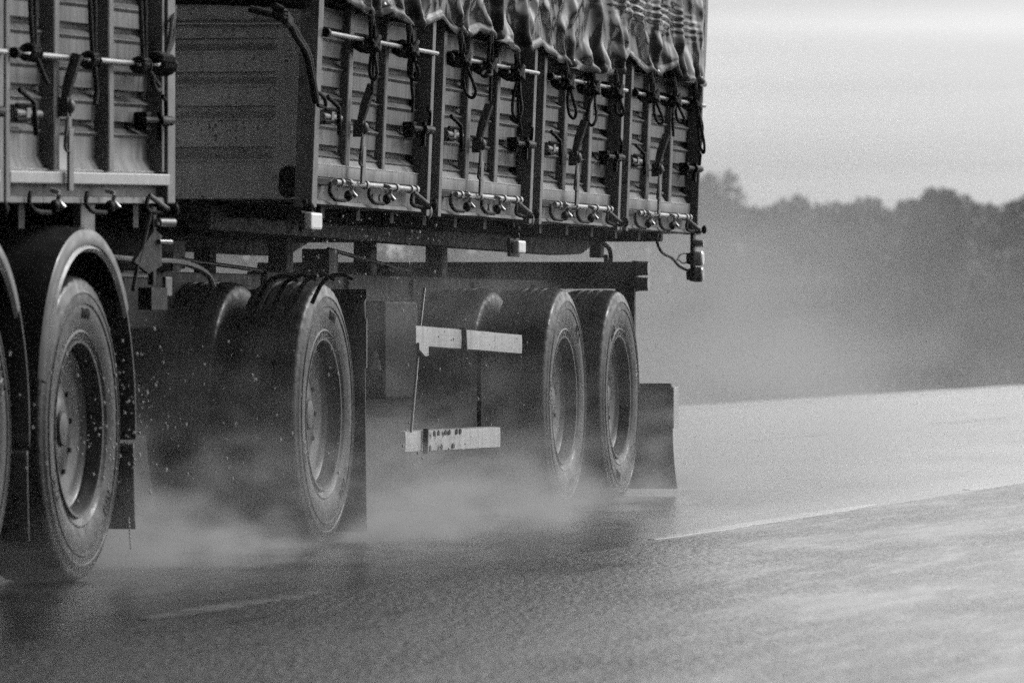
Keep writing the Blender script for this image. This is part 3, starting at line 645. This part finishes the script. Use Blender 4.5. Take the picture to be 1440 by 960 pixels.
# ------------------------------------------------------------------ TARPAULIN over the trailer
edge = [(-0.33,2.30),(-0.018,2.17),(0.505,2.114),(0.697,2.152),(1.196,2.103),(1.783,2.170),(2.209,2.109),(2.55,2.150),(2.826,2.128),(3.394,2.081),(3.902,2.145),(4.513,2.074),(5.15,2.068),(5.741,2.084),(6.054,2.19),(6.68,2.106),(7.111,2.172),(7.311,2.108),(7.904,2.122),(8.36,2.12)]
ties = [0.505, 1.196, 2.209, 2.826, 3.394, 4.513, 5.15, 5.741, 6.68, 7.311, 7.904]
def zedge(x):
    for (a, za), (b, zb) in zip(edge, edge[1:]):
        if x <= b:
            t = max(0, (x-a)/(b-a)); s = t
            return za+(zb-za)*s-0.008*math.sin(PI*t)
    return edge[-1][1]
def ridge(v): return (0.5-abs(v)*1.7)
def tarp_y(x, z, zb):
    h = z-zb; d = 0.0
    near = 9.0; tn = 0
    for t in ties:
        dx = x-t
        if abs(dx) < abs(near): near = dx; tn = t
        if abs(dx) < 0.9:
            ang = math.atan2(dx*0.9, h+0.05)
            fall = math.exp(-h*3.0)*math.exp(-abs(dx)*1.6)
            d += 0.026*fall*math.cos(ang*6.0+t*3)          # folds fanning out from each tie
            d -= 0.022*math.exp(-(dx/0.06)**2)*math.exp(-h*1.6)
    wob = 0.16*noise.noise(Vector((x*0.9, z*3.0, 9)))
    a1 = noise.noise(Vector(((x+wob)*1.9, z*0.9, 3.0))); d += 0.014*ridge(a1)      # long hanging folds
    a2 = noise.noise(Vector(((x-wob)*4.1, z*1.5, 8.0))); d += 0.006*ridge(a2)
    wx = x+0.10*noise.noise(Vector((x*1.7, z*2.4, 40))); wz = z+0.05*noise.noise(Vector((x*2.2, z*3.0, 50)))
    for q, (fx_, fz_, am) in enumerate(((2.6, 2.2, .020), (2.2, -3.0, .018), (4.1, 4.6, .012), (3.6, -5.6, .011), (1.2, 6.2, .008), (7.3, 3.1, .006))):
        u_ = wx*fx_+wz*fz_+q*0.37; m_ = max(0.0, 0.55+1.3*noise.noise(Vector((x*1.1+q*7, z*2.3, q*5))))
        d += am*m_*(abs((u_ % 1.0)-0.5)*2-0.5)                 # crisp straight creases crossing one another
    if z > 2.2:                                            # doubled, strapped folds high at the rear
        zc = 2.47-0.028*(x-5.0); k = math.exp(-((z-zc)/0.055)**2)*(1/(1+math.exp(-(x-5.0)*8)))*(1/(1+math.exp((x-7.75)*14)))
        d += 0.008*k*math.sin((z-zc)*190+0.9*math.sin(x*5.3))
    endf = 1/(1+math.exp((x-8.12)*22))
    return -0.006-0.018*endf-LEAN*(z-1.36)-(0.006*min(1, h*2.0)+math.log(1+math.exp(90*(0.016-d*1.1)))/90)*(0.15+0.85*endf)
NX = 620; zs = [0, .004, .012, .022, .032, .042, .055]+[0.055+0.0125*k for k in range(1, 46)]
rows = []; hemrows = []
for h in zs:
    r = []
    for i in range(NX+1):
        x = -0.31+8.64*i/NX; zb = zedge(x); z = zb+h*(2.66-zb)/0.617
        y = tarp_y(x, z, zb)
        if h < 0.034: y -= 0.007+0.005*math.sin(h/0.032*PI)
        r.append((x, y, z))
    rows.append(r)
top = [[(p[0], p[1]+0.03, 2.70) for p in rows[-1]]]
for k, (yy, zz) in enumerate(((0.2, 2.86), (0.7, 3.0), (1.25, 3.05), (1.8, 3.0), (2.3, 2.86), (2.6, 2.66), (2.62, 2.12))):
    top.append([(p[0], yy+0.02*noise.noise(Vector((p[0]*2, k, 0))), zz+0.03*noise.noise(Vector((p[0]*1.5, k*2, 4)))) for p in rows[-1]])
mb = MB().quad_grid(rows+top)
tp = mb.build('tarpaulin', M['tarp'], None, smooth=True)
tp.data.materials.append(M['tarphem'])
for f in tp.data.polygons:
    if f.index < NX*4: f.material_index = 1
mo = tp.modifiers.new('thickness', 'SOLIDIFY'); mo.thickness = 0.004
for e in tp.data.attributes:
    if e.name == 'sharp_edge': tp.data.attributes.remove(e); break
tag(tp, 'shiny dark wrinkled tarpaulin with a scalloped hem drawn over the trailer load', 'tarpaulin')
# gable ends: front apron drooping over the headboard, rear apron with a loose corner
def apron(x, sgn, zfun, n=60):
    rows = []
    for k in range(20):
        t = k/19
        rows.append([(x+sgn*(0.012+0.02*noise.noise(Vector((j*0.25, k*0.35, x)))+0.03*math.sin(j*0.5+k*0.05)*t), 0.0+2.60*j/n, (2.68+0.37*math.sin(PI*j/n))*(1-t)+zfun(j/n)*t) for j in range(n+1)])
    return MB().quad_grid(rows)
a = apron(-0.34, -1, lambda s: 2.105+0.02*math.sin(s*9)+0.03*s)
o = a.build('front_apron', M['tarp'], tp, smooth=True); o.modifiers.new('thickness', 'SOLIDIFY').thickness = 0.004
a = apron(8.345, 1, lambda s: 2.20 if s > 0.05 else 2.16)
o = a.build('rear_apron', M['tarp'], tp, smooth=True); o.modifiers.new('thickness', 'SOLIDIFY').thickness = 0.004
c = [at(983,0,-.06), at(985,40,-.06), at(989,97,-.07), at(984,103,-.06), at(981,118,-.06)]
rows = [[p+Vector((0,0.0,0)) for p in c], [p+Vector((0.03,0.10,0.01)) for p in c]]
o = MB().quad_grid(rows).build('loose_corner', M['tarp'], tp, smooth=True); o.modifiers.new('thickness', 'SOLIDIFY').thickness = 0.005

# ------------------------------------------------------------------ TIE ROPES
def rope(label, group, spec, Y=-0.072, rod=None):
    """spec: pixels of top, knot, loop bottom and width, tail; one mesh per rope"""
    top, knot, loops, tails = spec; b = MB()
    K = at(*knot, Y); T = at(*top, Y-0.02)
    for s in (-1, 1):
        b.tube(smooth_path([T+Vector((s*0.02, 0, 0.01)), (T+K)/2+Vector((s*0.03, -0.004, 0)), K+Vector((s*0.02, 0, 0))]), 0.0085, 8)
    b.tube([T+Vector((0,0,0.03)), T, T+Vector((0,0,-0.03))], [0.006, 0.014, 0.010], 8)
    for k in range(4):                                   # the knot: turns thrown round the rod
        pts = []
        for j in range(14):
            a_ = 2*PI*j/14; pts.append(K+Vector((-0.055+0.036*k+0.016*math.sin(a_+k), 0.026*math.cos(a_)-0.0*k+0.03, 0.026*math.sin(a_)*(1.1 if k % 2 else 0.9)+0.004)))
        b.tube(pts, 0.0105, 8, closed=True)
    b.tube(smooth_path([K+Vector((-0.06,-0.012,0.02)), K+Vector((0,-0.03,-0.02)), K+Vector((0.06,-0.015,0.016)), K+Vector((0.01,-0.03,0.03)), K+Vector((-0.05,-0.02,-0.012))]), 0.011, 8)
    for (cx_, cy_, hw) in loops:                         # hanging loops
        Lp = at(cx_, cy_, Y-0.015); h = K.z-Lp.z
        wv = hw/345.0
        base = [K+Vector((0.0,-0.012,-0.015))]
        off = Lp-K
        pts = [K+Vector((-0.008,-0.012,-0.012)), K+off*0.45+Vector((0,-0.5*0-0.01+wv*0.9,0)), K+off*0.82+Vector((0,-0.01+wv*1.05,0)), Lp+Vector((0,-0.01+wv*0.3,0)), Lp+Vector((0,-0.01-wv*0.5,0.004)), K+off*0.78+Vector((0,-0.01-wv*1.0,0)), K+off*0.4+Vector((0,-0.01-wv*0.5,0)), K+Vector((0.012,-0.012,-0.012))]
        b.tube(smooth_path(pts, 5), 0.0075, 8)
    for tl_ in tails:
        pts = [K+Vector((0,-0.012,-0.01))]+[at(px, py, Y-0.01) for px, py in tl_]
        b.tube(smooth_path(pts, 5), [0.0075]*(len(smooth_path(pts, 5))), 8)
    o = b.build('tie_rope', M['rope'], None, smooth=True)
    return tag(o, label, 'rope', group)
GT = 'black ropes tying the tarpaulin to the trailer'
rope('black rope with a round knot, short loop and straight tail, first from the front post', GT, ((522,25),(522,63),[(522,112,5)],[[(523,133)]]))
rope('black rope ending in a knotted chain down to the rear lock of the first panel', GT, ((575,40),(576,70),[(580,112,7)],[[(579,118),(581,140),(580,158)]]))
rope('black rope with one wide loop bowed to the right, first in the second panel', GT, ((648,53),(650,84),[(660,137,8)],[]))
rope('black rope with a tiny curled loop and thin tail, middle of the second panel', GT, ((690,52),(687,95),[(680,108,7)],[[(690,118),(689,142)]]))
rope('long black double rope reaching down beside the post at the end of the second panel', GT, ((727,78),(726,104),[(724,168,7)],[[(729,150),(733,190)]]))
rope('black rope with one loop swung right, under the hem at the start of third panel', GT, ((796,96),(797,117),[(803,166,6)],[]))
rope('black rope with the widest hanging loop, middle of the third panel', GT, ((834,104),(833,125),[(829,176,7)],[]))
rope('black rope with a small loop against the third post, end of the third panel', GT, ((866,107),(866,130),[(870,163,6)],[]))
rope('black rope with a slanting loop, first in the rearmost panel', GT, ((916,110),(917,136),[(926,174,6)],[]))
rope('black rope with a loop and a long straight tail, middle of the rearmost panel', GT, ((948,116),(948,142),[(956,173,6)],[[(946,160),(947,192)]]))
rope('black rope with a long double loop swinging free behind the rear corner post', GT, ((977,118),(977,147),[(986,214,4)],[[(983,160),(988,180),(985,205)]]))
b = MB()
for s, d in ((0, 0), (1, 0.018)):
    b.tube(smooth_path([at(388-2*s, 12, -0.02)+Vector((0,0.1,0)), at(402-2*s, 28, -0.05), at(420-4*s, 52, -0.06), at(433-3*s, 75, -0.06), at(439-2*s, 105, -0.06), at(445-s, 143, -0.05)]), 0.0135, 8)
b.tube(smooth_path([at(445,143,-.05), at(447,131,-.06), at(456,138,-.07), at(457,150,-.06), at(447,148,-.05)]), 0.008, 8)
for k in range(3): b.tube(smooth_path([at(388,10+4*k,-.04), at(400,18+5*k,-.09), at(408,30+3*k,-.04)]), 0.016, 8)
tag(b.build('tie_rope', M['rope'], None, smooth=True), 'thick doubled black rope bent round the front corner of the trailer', 'rope', GT)
GL = 'black ropes hanging on the side of the lorry'
def lrope(label, x, y, Yk, tail, dbl=6):
    b = MB(); K = at(x, y, -0.055)
    for s in (-1, 1): b.tube(smooth_path([at(x-3+s*dbl*0.5, -75, -0.02), at(x-2+s*dbl*0.55, 10, -0.05), K+Vector((s*0.012, 0, 0))]), 0.0085, 8)
    for k in range(3):
        pts = [K+Vector((-0.04+0.04*k+0.012*math.sin(2*PI*j/14+k), 0.024*math.cos(2*PI*j/14)+0.01, 0.022*math.sin(2*PI*j/14))) for j in range(14)]
        b.tube(pts, 0.0105, 8, closed=True)
    b.tube(smooth_path([K]+[at(px, py, -0.06) for px, py in tail]), 0.009, 8)
    tag(b.build('tie_rope', M['rope'], None, smooth=True), label, 'rope', GL)
lrope('black double rope with a short slanting tail, leftmost on the lorry side', 48, 74, 0, [(54,88),(61,105),(67,117)])
lrope('black double rope with a long straight tail, middle of the lorry side', 132, 85, 0, [(134,105),(136,128),(134,147)])
lrope('black double rope with a faint hanging loop, beside the rear frame of the lorry', 203, 92, 0, [(212,103),(220,116),(225,122),(222,128),(216,120),(214,108)])
b = MB(); K = at(229, 90, -0.06)
for s in (-1, 1): b.tube(smooth_path([at(246, 10, 0.02), at(243+s, 32, -0.03), at(240+2*s, 60, -0.05), K+Vector((0, 0, s*0.01))]), 0.009, 8)
for k in range(5):
    pts = [K+Vector((-0.07+0.035*k, 0.034*math.cos(2*PI*j/14)+0.01, 0.030*math.sin(2*PI*j/14))) for j in range(14)]
    b.tube(pts, 0.013, 8, closed=True)
b.tube([K, at(240,86,-0.06), at(248,90,-0.06)], 0.008, 8)
tag(b.build('tie_rope', M['rope'], None, smooth=True), 'black rope wound in a thick lump at the rear corner of the lorry', 'rope', GL)

# ------------------------------------------------------------------ BACKGROUND: scrub field, tree row, verge grass
FWD = Vector((math.cos(AZ), math.sin(AZ), 0)); RGT = Vector((math.sin(AZ), -math.cos(AZ), 0))
def far(px, D): return CAM+FWD*D+RGT*((px-720)/FPX*D)
def leaf_quads(b, c, r, n, size, sq=1.0, rng=random):
    for _ in range(n):
        while True:
            d = Vector((rng.uniform(-1,1), rng.uniform(-1,1), rng.uniform(-1,1)))
            if 0.05 < d.length < 1: break
        p = c+Vector((d.x*r, d.y*r, d.z*r*sq)); s = size*rng.uniform(0.6, 1.3)
        u = Vector((rng.uniform(-1,1), rng.uniform(-1,1), rng.uniform(-1,1))).normalized(); v = u.orthogonal().normalized()
        i = len(b.v); b.v += [tuple(p-u*s), tuple(p+v*s*0.55), tuple(p+u*s), tuple(p-v*s*0.55)]; b.f.append((i, i+1, i+2, i+3))
def make_tree(seed, lean_=0.0, sparse=1.0):
    rng = random.Random(seed); H = 1.0
    t = MB(); pts = [Vector((0,0,-0.02))]
    for k in range(1, 6): pts.append(Vector((0.02*rng.uniform(-1,1)+lean_*k*0.02, 0.02*rng.uniform(-1,1), 0.13*k)))
    t.tube(pts, [0.024,0.020,0.017,0.014,0.011,0.008], 8)
    cr_ = MB(); lobes = []
    for k in range(rng.randint(7, 10)):
        a = rng.uniform(0, 2*PI); zz = rng.uniform(0.33, 0.88); rad = rng.uniform(0.05, 0.26)*(1.15-abs(zz-0.55))
        c = Vector((rad*math.cos(a)+lean_*0.1*zz, rad*math.sin(a), zz)); lobes.append((c, rng.uniform(0.08, 0.17)))
        st = pts[min(5, max(2, int(zz*5)-1))]
        t.tube([st, (st+c)/2+Vector((0,0,0.02)), c], [0.009,0.006,0.003], 6)
    for c, r in lobes: leaf_quads(cr_, c, r, int(230*sparse*(r/0.12)), 0.026, 0.85, rng)
    for k in range(14):
        c, r = rng.choice(lobes); d = Vector((rng.uniform(-1,1), rng.uniform(-1,1), rng.uniform(-.4,1))).normalized()
        leaf_quads(cr_, c+d*r*0.95, r*0.42, 40, 0.022, 1, rng)
    root = empty('tree'); t.build('trunk', M['bark'], root, smooth=True); cr_.build('crown', M['leaf'], root)
    return root
protos = [make_tree(s, l_, sp) for s, l_, sp in ((1,0.5,1.0),(2,-0.6,0.8),(3,0.2,1.1),(4,0.9,0.7),(5,-0.3,1.0))]
used = [False]*5
GTR = 'trees in the hazy row beyond the field'
HID = 'hazy dark tree of the far row, low behind the trailer and lorry'
TB = 'grey hazy trees of the second rank, seen only as gaps between the front crowns'
def tree(px, topy, D, k, label, wide=1.0):
    if used[k]: r = copy_tree(protos[k])
    else: r = protos[k]; used[k] = True
    p = far(px, D); H = (455-topy)/FPX*D+0.88+0.06
    r.location = (p.x, p.y, -0.06); r.scale = (H*wide, H*wide, H); r.rotation_euler = (0, 0, random.uniform(0, 6.28))
    return tag(r, label, 'tree', GTR)
vis = [(968,262,1,1.0,'hazy tree just behind the rear corner of the trailer, half hidden by it'),
 (1016,238,3,0.62,'tallest tree of the far row, ragged crown with a lobe leaning out to the right'),
 (1052,272,0,1.0,'rounded tree immediately right of the tallest crown in the far row'),
 (1092,276,2,1.05,'broad low tree, third to the right of the trailer in the far row'),
 (1134,270,4,1.0,'tree with a bumpy flat top, second right of the broad low one'),
 (1172,278,1,1.0,'thin-crowned tree under the lightest gap of the skyline, mid-row'),
 (1205,274,2,1.0,'rounded tree left of the dip in the middle of the skyline'),
 (1240,276,0,1.05,'low tree standing in the dip left of the second tallest crown'),
 (1304,262,3,0.72,'second tallest tree of the far row, spiky crown right of the dip'),
 (1345,270,4,1.0,'tree just right of the second tallest crown, with a sloping top'),
 (1386,279,1,1.0,'lower tree with a smooth top, second from the right edge'),
 (1432,272,2,1.0,'last tree of the far row, cut by the right edge of the picture')]
for px, ty, k, wd, lb in vis: tree(px, ty-6, 400+random.uniform(-12, 12), k, lb, wd)
px = 130.0; k = 0
while px < 955:
    tree(px, 290+random.uniform(-8, 8), 402+random.uniform(-15, 15), k % 5, HID, 1.1); px += random.uniform(42, 56); k += 1
px = 985.0
while px < 1450:
    tree(px, 291+random.uniform(-7, 7), 432+random.uniform(-12, 18), (k*2) % 5, TB, 1.15); px += random.uniform(36, 46); k += 1
# undergrowth below the trees and the dark scrub belt in front of them
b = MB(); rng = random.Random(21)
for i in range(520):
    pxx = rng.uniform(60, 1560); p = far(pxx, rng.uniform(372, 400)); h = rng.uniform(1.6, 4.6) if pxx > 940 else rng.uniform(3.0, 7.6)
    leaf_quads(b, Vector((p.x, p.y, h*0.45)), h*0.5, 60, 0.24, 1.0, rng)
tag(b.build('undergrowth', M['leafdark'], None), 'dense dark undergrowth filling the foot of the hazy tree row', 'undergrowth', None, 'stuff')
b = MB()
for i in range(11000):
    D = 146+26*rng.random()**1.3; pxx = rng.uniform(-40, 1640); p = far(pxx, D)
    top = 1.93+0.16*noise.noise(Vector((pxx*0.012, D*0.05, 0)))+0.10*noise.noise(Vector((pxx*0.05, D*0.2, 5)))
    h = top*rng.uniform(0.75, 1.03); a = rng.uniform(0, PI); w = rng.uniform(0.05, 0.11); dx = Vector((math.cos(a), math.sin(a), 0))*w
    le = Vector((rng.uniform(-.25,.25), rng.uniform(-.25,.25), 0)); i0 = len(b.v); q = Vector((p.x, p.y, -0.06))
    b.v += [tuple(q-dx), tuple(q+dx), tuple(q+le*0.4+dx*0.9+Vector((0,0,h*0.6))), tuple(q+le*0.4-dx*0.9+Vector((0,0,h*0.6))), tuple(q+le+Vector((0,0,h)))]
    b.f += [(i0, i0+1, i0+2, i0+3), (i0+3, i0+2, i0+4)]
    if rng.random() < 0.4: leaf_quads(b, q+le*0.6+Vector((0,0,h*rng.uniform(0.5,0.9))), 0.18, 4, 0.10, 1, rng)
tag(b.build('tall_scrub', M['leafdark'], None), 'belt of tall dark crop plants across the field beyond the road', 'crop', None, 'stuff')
b = MB()
for i in range(26000):
    D = 58+(150-58)*rng.random()**1.15; pxx = rng.uniform(-60, 1640); p = far(pxx, D)
    if p.y-SKEW*p.x < FAR+0.15+0.35*rng.random(): continue
    h = rng.uniform(0.10, 0.34)*(0.55+0.9*max(0, 0.5+noise.noise(Vector((p.x*0.15, p.y*0.3, 0))))); a = rng.uniform(0, PI); dx = Vector((math.cos(a), math.sin(a), 0))*rng.uniform(0.02, 0.07)
    le = Vector((rng.uniform(-.12,.12), rng.uniform(-.12,.12), 0)); i0 = len(b.v); q = Vector((p.x, p.y, -0.065))
    b.v += [tuple(q-dx), tuple(q+dx), tuple(q+le+Vector((0,0,h)))]; b.f.append((i0, i0+1, i0+2))
tag(b.build('verge_grass', M['grass'], None), 'dark rough grass on the verge along the far road edge', 'grass', None, 'stuff')

# ------------------------------------------------------------------ SPRAY
def volume(name, label, box, build_density, color=0.95, aniso=0.0, step=1.0):
    m = bpy.data.materials.new(name); m.use_nodes = True; n = m.node_tree.nodes; l = m.node_tree.links; n.clear()
    out = n.new('ShaderNodeOutputMaterial'); pv = n.new('ShaderNodeVolumePrincipled')
    pv.inputs['Color'].default_value = g(color); pv.inputs['Anisotropy'].default_value = aniso
    l.new(pv.outputs[0], out.inputs['Volume'])
    d = build_density(n, l)
    if isinstance(d, float): pv.inputs['Density'].default_value = d
    else: l.new(d, pv.inputs['Density'])
    try: m.cycles.volume_step_rate = step; m.cycles.homogeneous_volume = isinstance(d, float)
    except Exception: pass
    o = MB().box(*box).build(name, m); return tag(o, label, name.replace('_', ' '), None, 'stuff')

def xyz(n, l):
    t = n.new('ShaderNodeTexCoord'); s = n.new('ShaderNodeSeparateXYZ'); l.new(t.outputs['Object'], s.inputs[0]); return t.outputs['Object'], s.outputs[0], s.outputs[1], s.outputs[2]
def sstep(n, l, v, a, b, lo_=0.0, hi=1.0):
    r = n.new('ShaderNodeMapRange'); r.interpolation_type = 'SMOOTHSTEP'
    r.inputs[1].default_value = a; r.inputs[2].default_value = b; r.inputs[3].default_value = lo_; r.inputs[4].default_value = hi; l.new(v, r.inputs[0]); return r.outputs[0]
def expz(n, l, z, h): return mathn(n, l, 'POWER', 2.718, mathn(n, l, 'MULTIPLY', z, -1.0/h))

def dens_wheels(n, l):
    v, x, y, z = xyz(n, l); MU = lambda a, b: mathn(n, l, 'MULTIPLY', a, b); AD = lambda a, b: mathn(n, l, 'ADD', a, b)
    mp_ = n.new('ShaderNodeMapping'); mp_.inputs['Scale'].default_value = (0.55, 1.0, 1.6); l.new(v, mp_.inputs['Vector'])
    nz = noise_node(n, l, 1.7, 3, mp_.outputs[0], 0.68)
    cl_ = ramp(n, l, nz.outputs[0], 0.42, 0.64, 0.0, 2.6)
    nz2 = noise_node(n, l, 6.5, 1, mp_.outputs[0], 0.6); cl_ = MU(cl_, ramp(n, l, nz2.outputs[0], 0.36, 0.64, 0.45, 1.55))
    fx = MU(sstep(n, l, x, -6.2, -2.2, 0.08, 1.0), sstep(n, l, x, 6.5, 8.5, 1.0, 0.55))
    fy = MU(sstep(n, l, y, -1.0, 0.85), sstep(n, l, y, 3.6, 2.4))
    fx2 = sstep(n, l, x, -3.6, -2.3, 0.1, 1.0)
    low = MU(MU(expz(n, l, z, 0.17), 1.7), fx2)       # thrown off the tyres, hugging the road
    mid = MU(MU(expz(n, l, z, 0.48), 0.11), MU(fx, sstep(n, l, x, -3.2, 1.2, 0.30, 1.0)))
    dz_ = mathn(n, l, 'DIVIDE', mathn(n, l, 'SUBTRACT', z, 1.02), 0.26)
    plume = MU(MU(mathn(n, l, 'POWER', 2.718, MU(MU(dz_, dz_), -1.0)), 0.05), MU(sstep(n, l, x, 0.3, 2.0), sstep(n, l, x, 5.5, 3.0)))   # a puff drifting up between the axles
    mid = AD(mid, plume)
    return MU(MU(AD(low, mid), cl_), fy)
volume('spray_mist', 'low white spray mist thrown up round the turning wheels of lorry and trailer', (-7, 9.0, -1.3, 3.7, 0.012, 1.7), dens_wheels, 0.98, 0.45, 0.24)
def dens_wake(n, l):
    v, x, y, z = xyz(n, l); MU = lambda a, b: mathn(n, l, 'MULTIPLY', a, b)
    mp_ = n.new('ShaderNodeMapping'); mp_.inputs['Scale'].default_value = (0.25, 0.5, 0.9); l.new(v, mp_.inputs['Vector'])
    nz = noise_node(n, l, 1.3, 2, mp_.outputs[0], 0.6)
    cl_ = ramp(n, l, nz.outputs[0], 0.38, 0.66, 0.10, 2.0)
    fx = MU(sstep(n, l, x, 9.0, 11.0), mathn(n, l, 'POWER', 2.718, MU(mathn(n, l, 'SUBTRACT', x, 9.0), -1/8.5)))
    fy = MU(sstep(n, l, y, -1.6, 0.6), sstep(n, l, y, 7.0, 3.0))
    return MU(MU(MU(expz(n, l, z, 1.0), 0.34), MU(fx, fy)), MU(cl_, sstep(n, l, z, 3.2, 2.0)))
volume('spray_wake', 'pale wake of fine spray drifting over the road behind the trailer', (9.003, 75, -1.8, 7.0, 0.012, 3.2), dens_wake, 0.98, 0.45, 0.26)
volume('haze', 'even pale haze over the fields and the road', (-1400, 1500, -1400, 1500, -1.1, 16.5), lambda n, l: 0.0002, 0.9, 0.0)
# flying drops
b = MB(); rng = random.Random(5)
def drop(p, r):
    b.ball(p, r, 6, (1, 1, rng.uniform(1, 2.0)))
for i in range(520):
    px_, py_ = rng.choice(((rng.gauss(120, 75), rng.gauss(610, 85)), (rng.gauss(190, 40), rng.gauss(600, 60)), (rng.uniform(150, 480), rng.uniform(480, 760)), (rng.uniform(420, 620), rng.uniform(300, 420)), (rng.uniform(560, 800), rng.uniform(430, 720))))
    p = at(px_, py_, rng.uniform(-0.45, -0.03))
    if p.z > 0.30: drop(p, rng.choice((0.0018, 0.0022, 0.003, 0.0042)))
for i in range(160):
    p = at(rng.uniform(880, 1200), rng.uniform(330, 620), rng.uniform(-0.4, 2.5)); 
    if p.z > 0.06: drop(p, 0.0022)
for i in range(9): drop(at(181+0.4*i, 730+5*i, 0.0), 0.0042)
dm = surface('water_drops', 0.75, 0.1, 0.05, 10)
tag(b.build('water_drops', dm, None, smooth=True), 'scattered bright water drops flying off the wheels', 'water drops', None, 'stuff')
